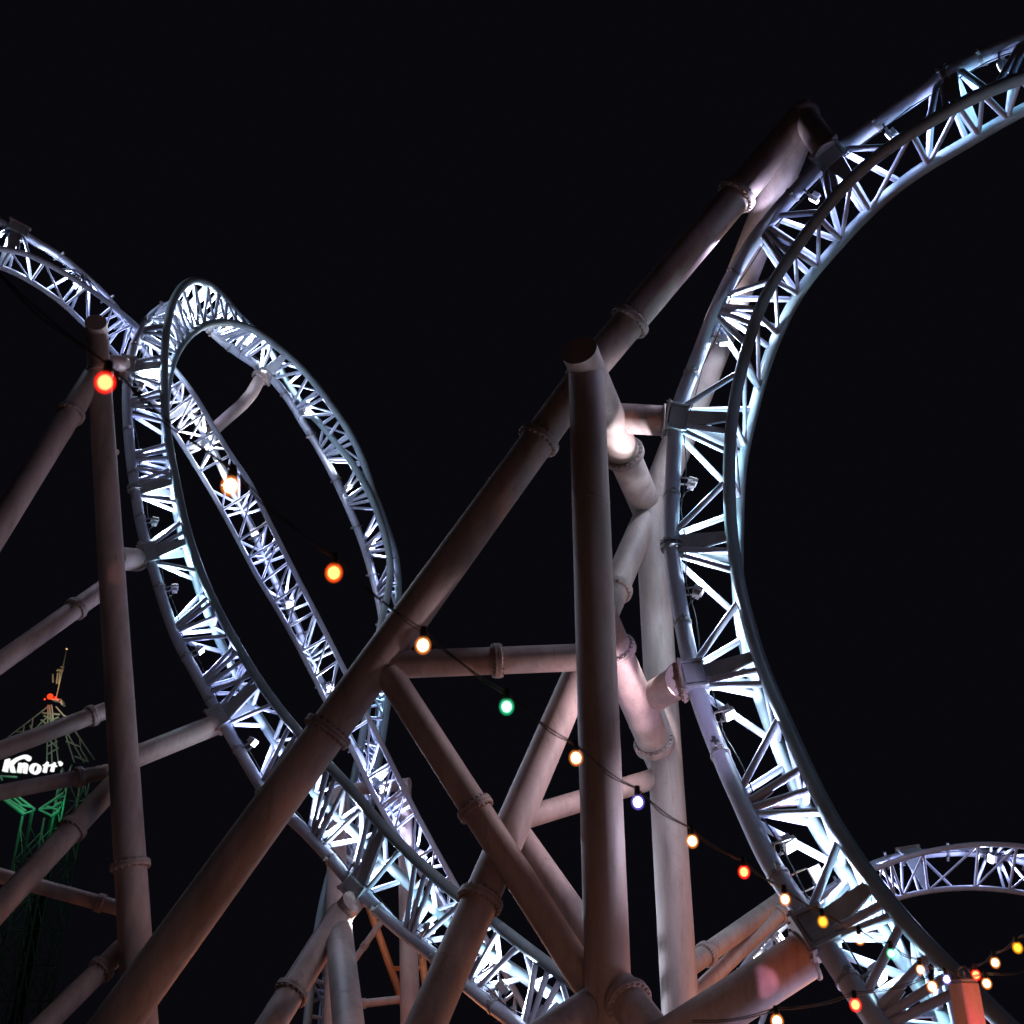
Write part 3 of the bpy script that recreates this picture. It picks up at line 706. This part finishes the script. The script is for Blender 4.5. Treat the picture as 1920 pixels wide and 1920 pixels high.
# gold mast
base_m = TP(106, 1306); tip = TP(125, 1217)
bars('mast', [(base_m, TP(117, 1256)), (TP(117, 1256), tip)], .06)
segs = [(TP(108, 1262), TP(106, 1282)), (TP(112, 1261), TP(110, 1284)), (TP(99, 1264), TP(99, 1280)), (TP(106, 1257), TP(118, 1258)), (TP(108, 1255), TP(119, 1256)),
        (TP(114, 1250), TP(120, 1251))]
bars('mast_ribs', segs, .085)
MB().sphere(TP(125, 1217), .10).build('mast_tip', emis('tip_lamp', (1, .6, .25), .9), tower)
for (x, y, r) in [(94, 1306, .30), (104, 1309, .17), (84, 1311, .10)]:
    MB().sphere(TP(x, y), r, 16, 10).build('beacon', emis('beacon_red', (1, .05, .012), 1.6), tower)
    lamp('beacon_lamp', TP(x, y, -.8), 14, (1, .05, .02), r=.1)
MB().taper(TP(99, 1313), TP(117, 1315), V((0, 0, 1)), .05, .12, V((0, 1, 0)), .4, .4).taper(TP(115, 1314), TP(119, 1323), V((1, 0, 0)), .16, .10, V((0, 1, 0)), .4, .4).build('bird_finial', M_TOWER, tower)
for (x, y, pw_, c) in [(40, 1508, 55, (.02, 1, .38)), (98, 1512, 42, (.02, 1, .38)), (92, 1352, 24, (.02, 1, .38)), (24, 1470, 70, (.02, 1, .38)),
                       (112, 1275, 150, (1, .6, .3)), (118, 1326, 110, (1, .8, .6))]:
    lamp('tower_lamp', TP(x, y, -1.6), pw_, c, r=.2)
lamp('tower_lamp', TP(80, 1700, -8), 22, (.1, 1, .6), r=.3)
# glowing sign letters, outlines drawn as flat extruded panels
M_SIGN = emis('sign_white', (1, 1, 1), 1.0)
def letter(poly, hole=None):
    """poly / hole in photo pixels on the sign plane; extruded 0.35 m"""
    m = MB(); n = len(poly); dy = -1.5
    f = [TP(x, y, dy) for x, y in poly]; b = [TP(x, y, dy) + V((0, .35, 0)) for x, y in poly]
    from mathutils.geometry import tessellate_polygon
    loops = [f]
    allf = list(f); allb = list(b)
    if hole:
        hf = [TP(x, y, dy) for x, y in hole]; loops.append(hf); allf += hf; allb += [p + V((0, .35, 0)) for p in hf]
    tr = tessellate_polygon([[V((p.x, p.z, 0)) for p in lp] for lp in loops])
    m.add(allf, [list(t) for t in tr], False); m.add(allb, [list(t)[::-1] for t in tr], False)
    m.add(f + b, [[i, (i + 1) % n, n + (i + 1) % n, n + i] for i in range(n)], False)
    if hole:
        k = len(hole); hb = [p + V((0, .35, 0)) for p in hf]
        m.add(hf + hb, [[i, (i + 1) % k, k + (i + 1) % k, k + i] for i in range(k)], False)
    return m
def sp(l): return [(x / 9.6, 1400 + y / 9.6) for x, y in l]
sign = thing('illuminated_sign', TP(60, 1440, -1.5), 'glowing white slanted name lettering across the distant lattice tower', 'sign')
def el(cx, cy, a, b, sh, n=24): return [(cx + a * math.cos(t) - sh * b * math.sin(t), cy + b * math.sin(t)) for t in [2 * math.pi * i / n for i in range(n)]]
letter(sp([(35, 435), (85, 235), (165, 210), (143, 305), (205, 245), (290, 195), (380, 160), (440, 143), (500, 145), (540, 168), (545, 205), (525, 240), (490, 252), (460, 238),
           (445, 212), (400, 203), (330, 225), (270, 262), (222, 318), (235, 345), (262, 455), (188, 455), (162, 360), (138, 350), (112, 447)])).build('letter', M_SIGN, sign)
letter(sp([(300, 455), (330, 290), (378, 285), (388, 302), (430, 285), (475, 292), (490, 320), (462, 475), (400, 468), (424, 352), (405, 345), (384, 368), (362, 462)])).build('letter', M_SIGN, sign)
letter(sp(el(622, 392, 104, 98, .12)), sp(el(626, 388, 38, 62, .2, 16))).build('letter', M_SIGN, sign)
letter(sp([(762, 455), (785, 348), (765, 342), (768, 325), (795, 318), (845, 262), (858, 268), (848, 315), (882, 315), (876, 345), (842, 347), (818, 458)])).build('letter', M_SIGN, sign)
letter(sp([(898, 440), (920, 350), (896, 345), (900, 318), (935, 312), (975, 275), (988, 280), (982, 312), (1012, 330), (1004, 350), (970, 352), (950, 440)])).build('letter', M_SIGN, sign)
letter(sp([(1035, 285), (1055, 262), (1090, 258), (1112, 280), (1108, 310), (1085, 335), (1052, 335), (1062, 312)])).build('apostrophe', M_SIGN, sign)
lamp('sign_lamp', TP(60, 1440, -2.5), 60, (1, 1, 1), r=.5)

# ================================================================== GROUND
m = MB(); G_ = 24; ext = 900
vs = [V((-ext + 2 * ext * i / G_, -ext + 2 * ext * j / G_, 0)) for j in range(G_ + 1) for i in range(G_ + 1)]
m.add(vs, [[j * (G_ + 1) + i, j * (G_ + 1) + i + 1, (j + 1) * (G_ + 1) + i + 1, (j + 1) * (G_ + 1) + i] for j in range(G_) for i in range(G_)], False)
m.build('ground', M_ASPH, kind='structure')
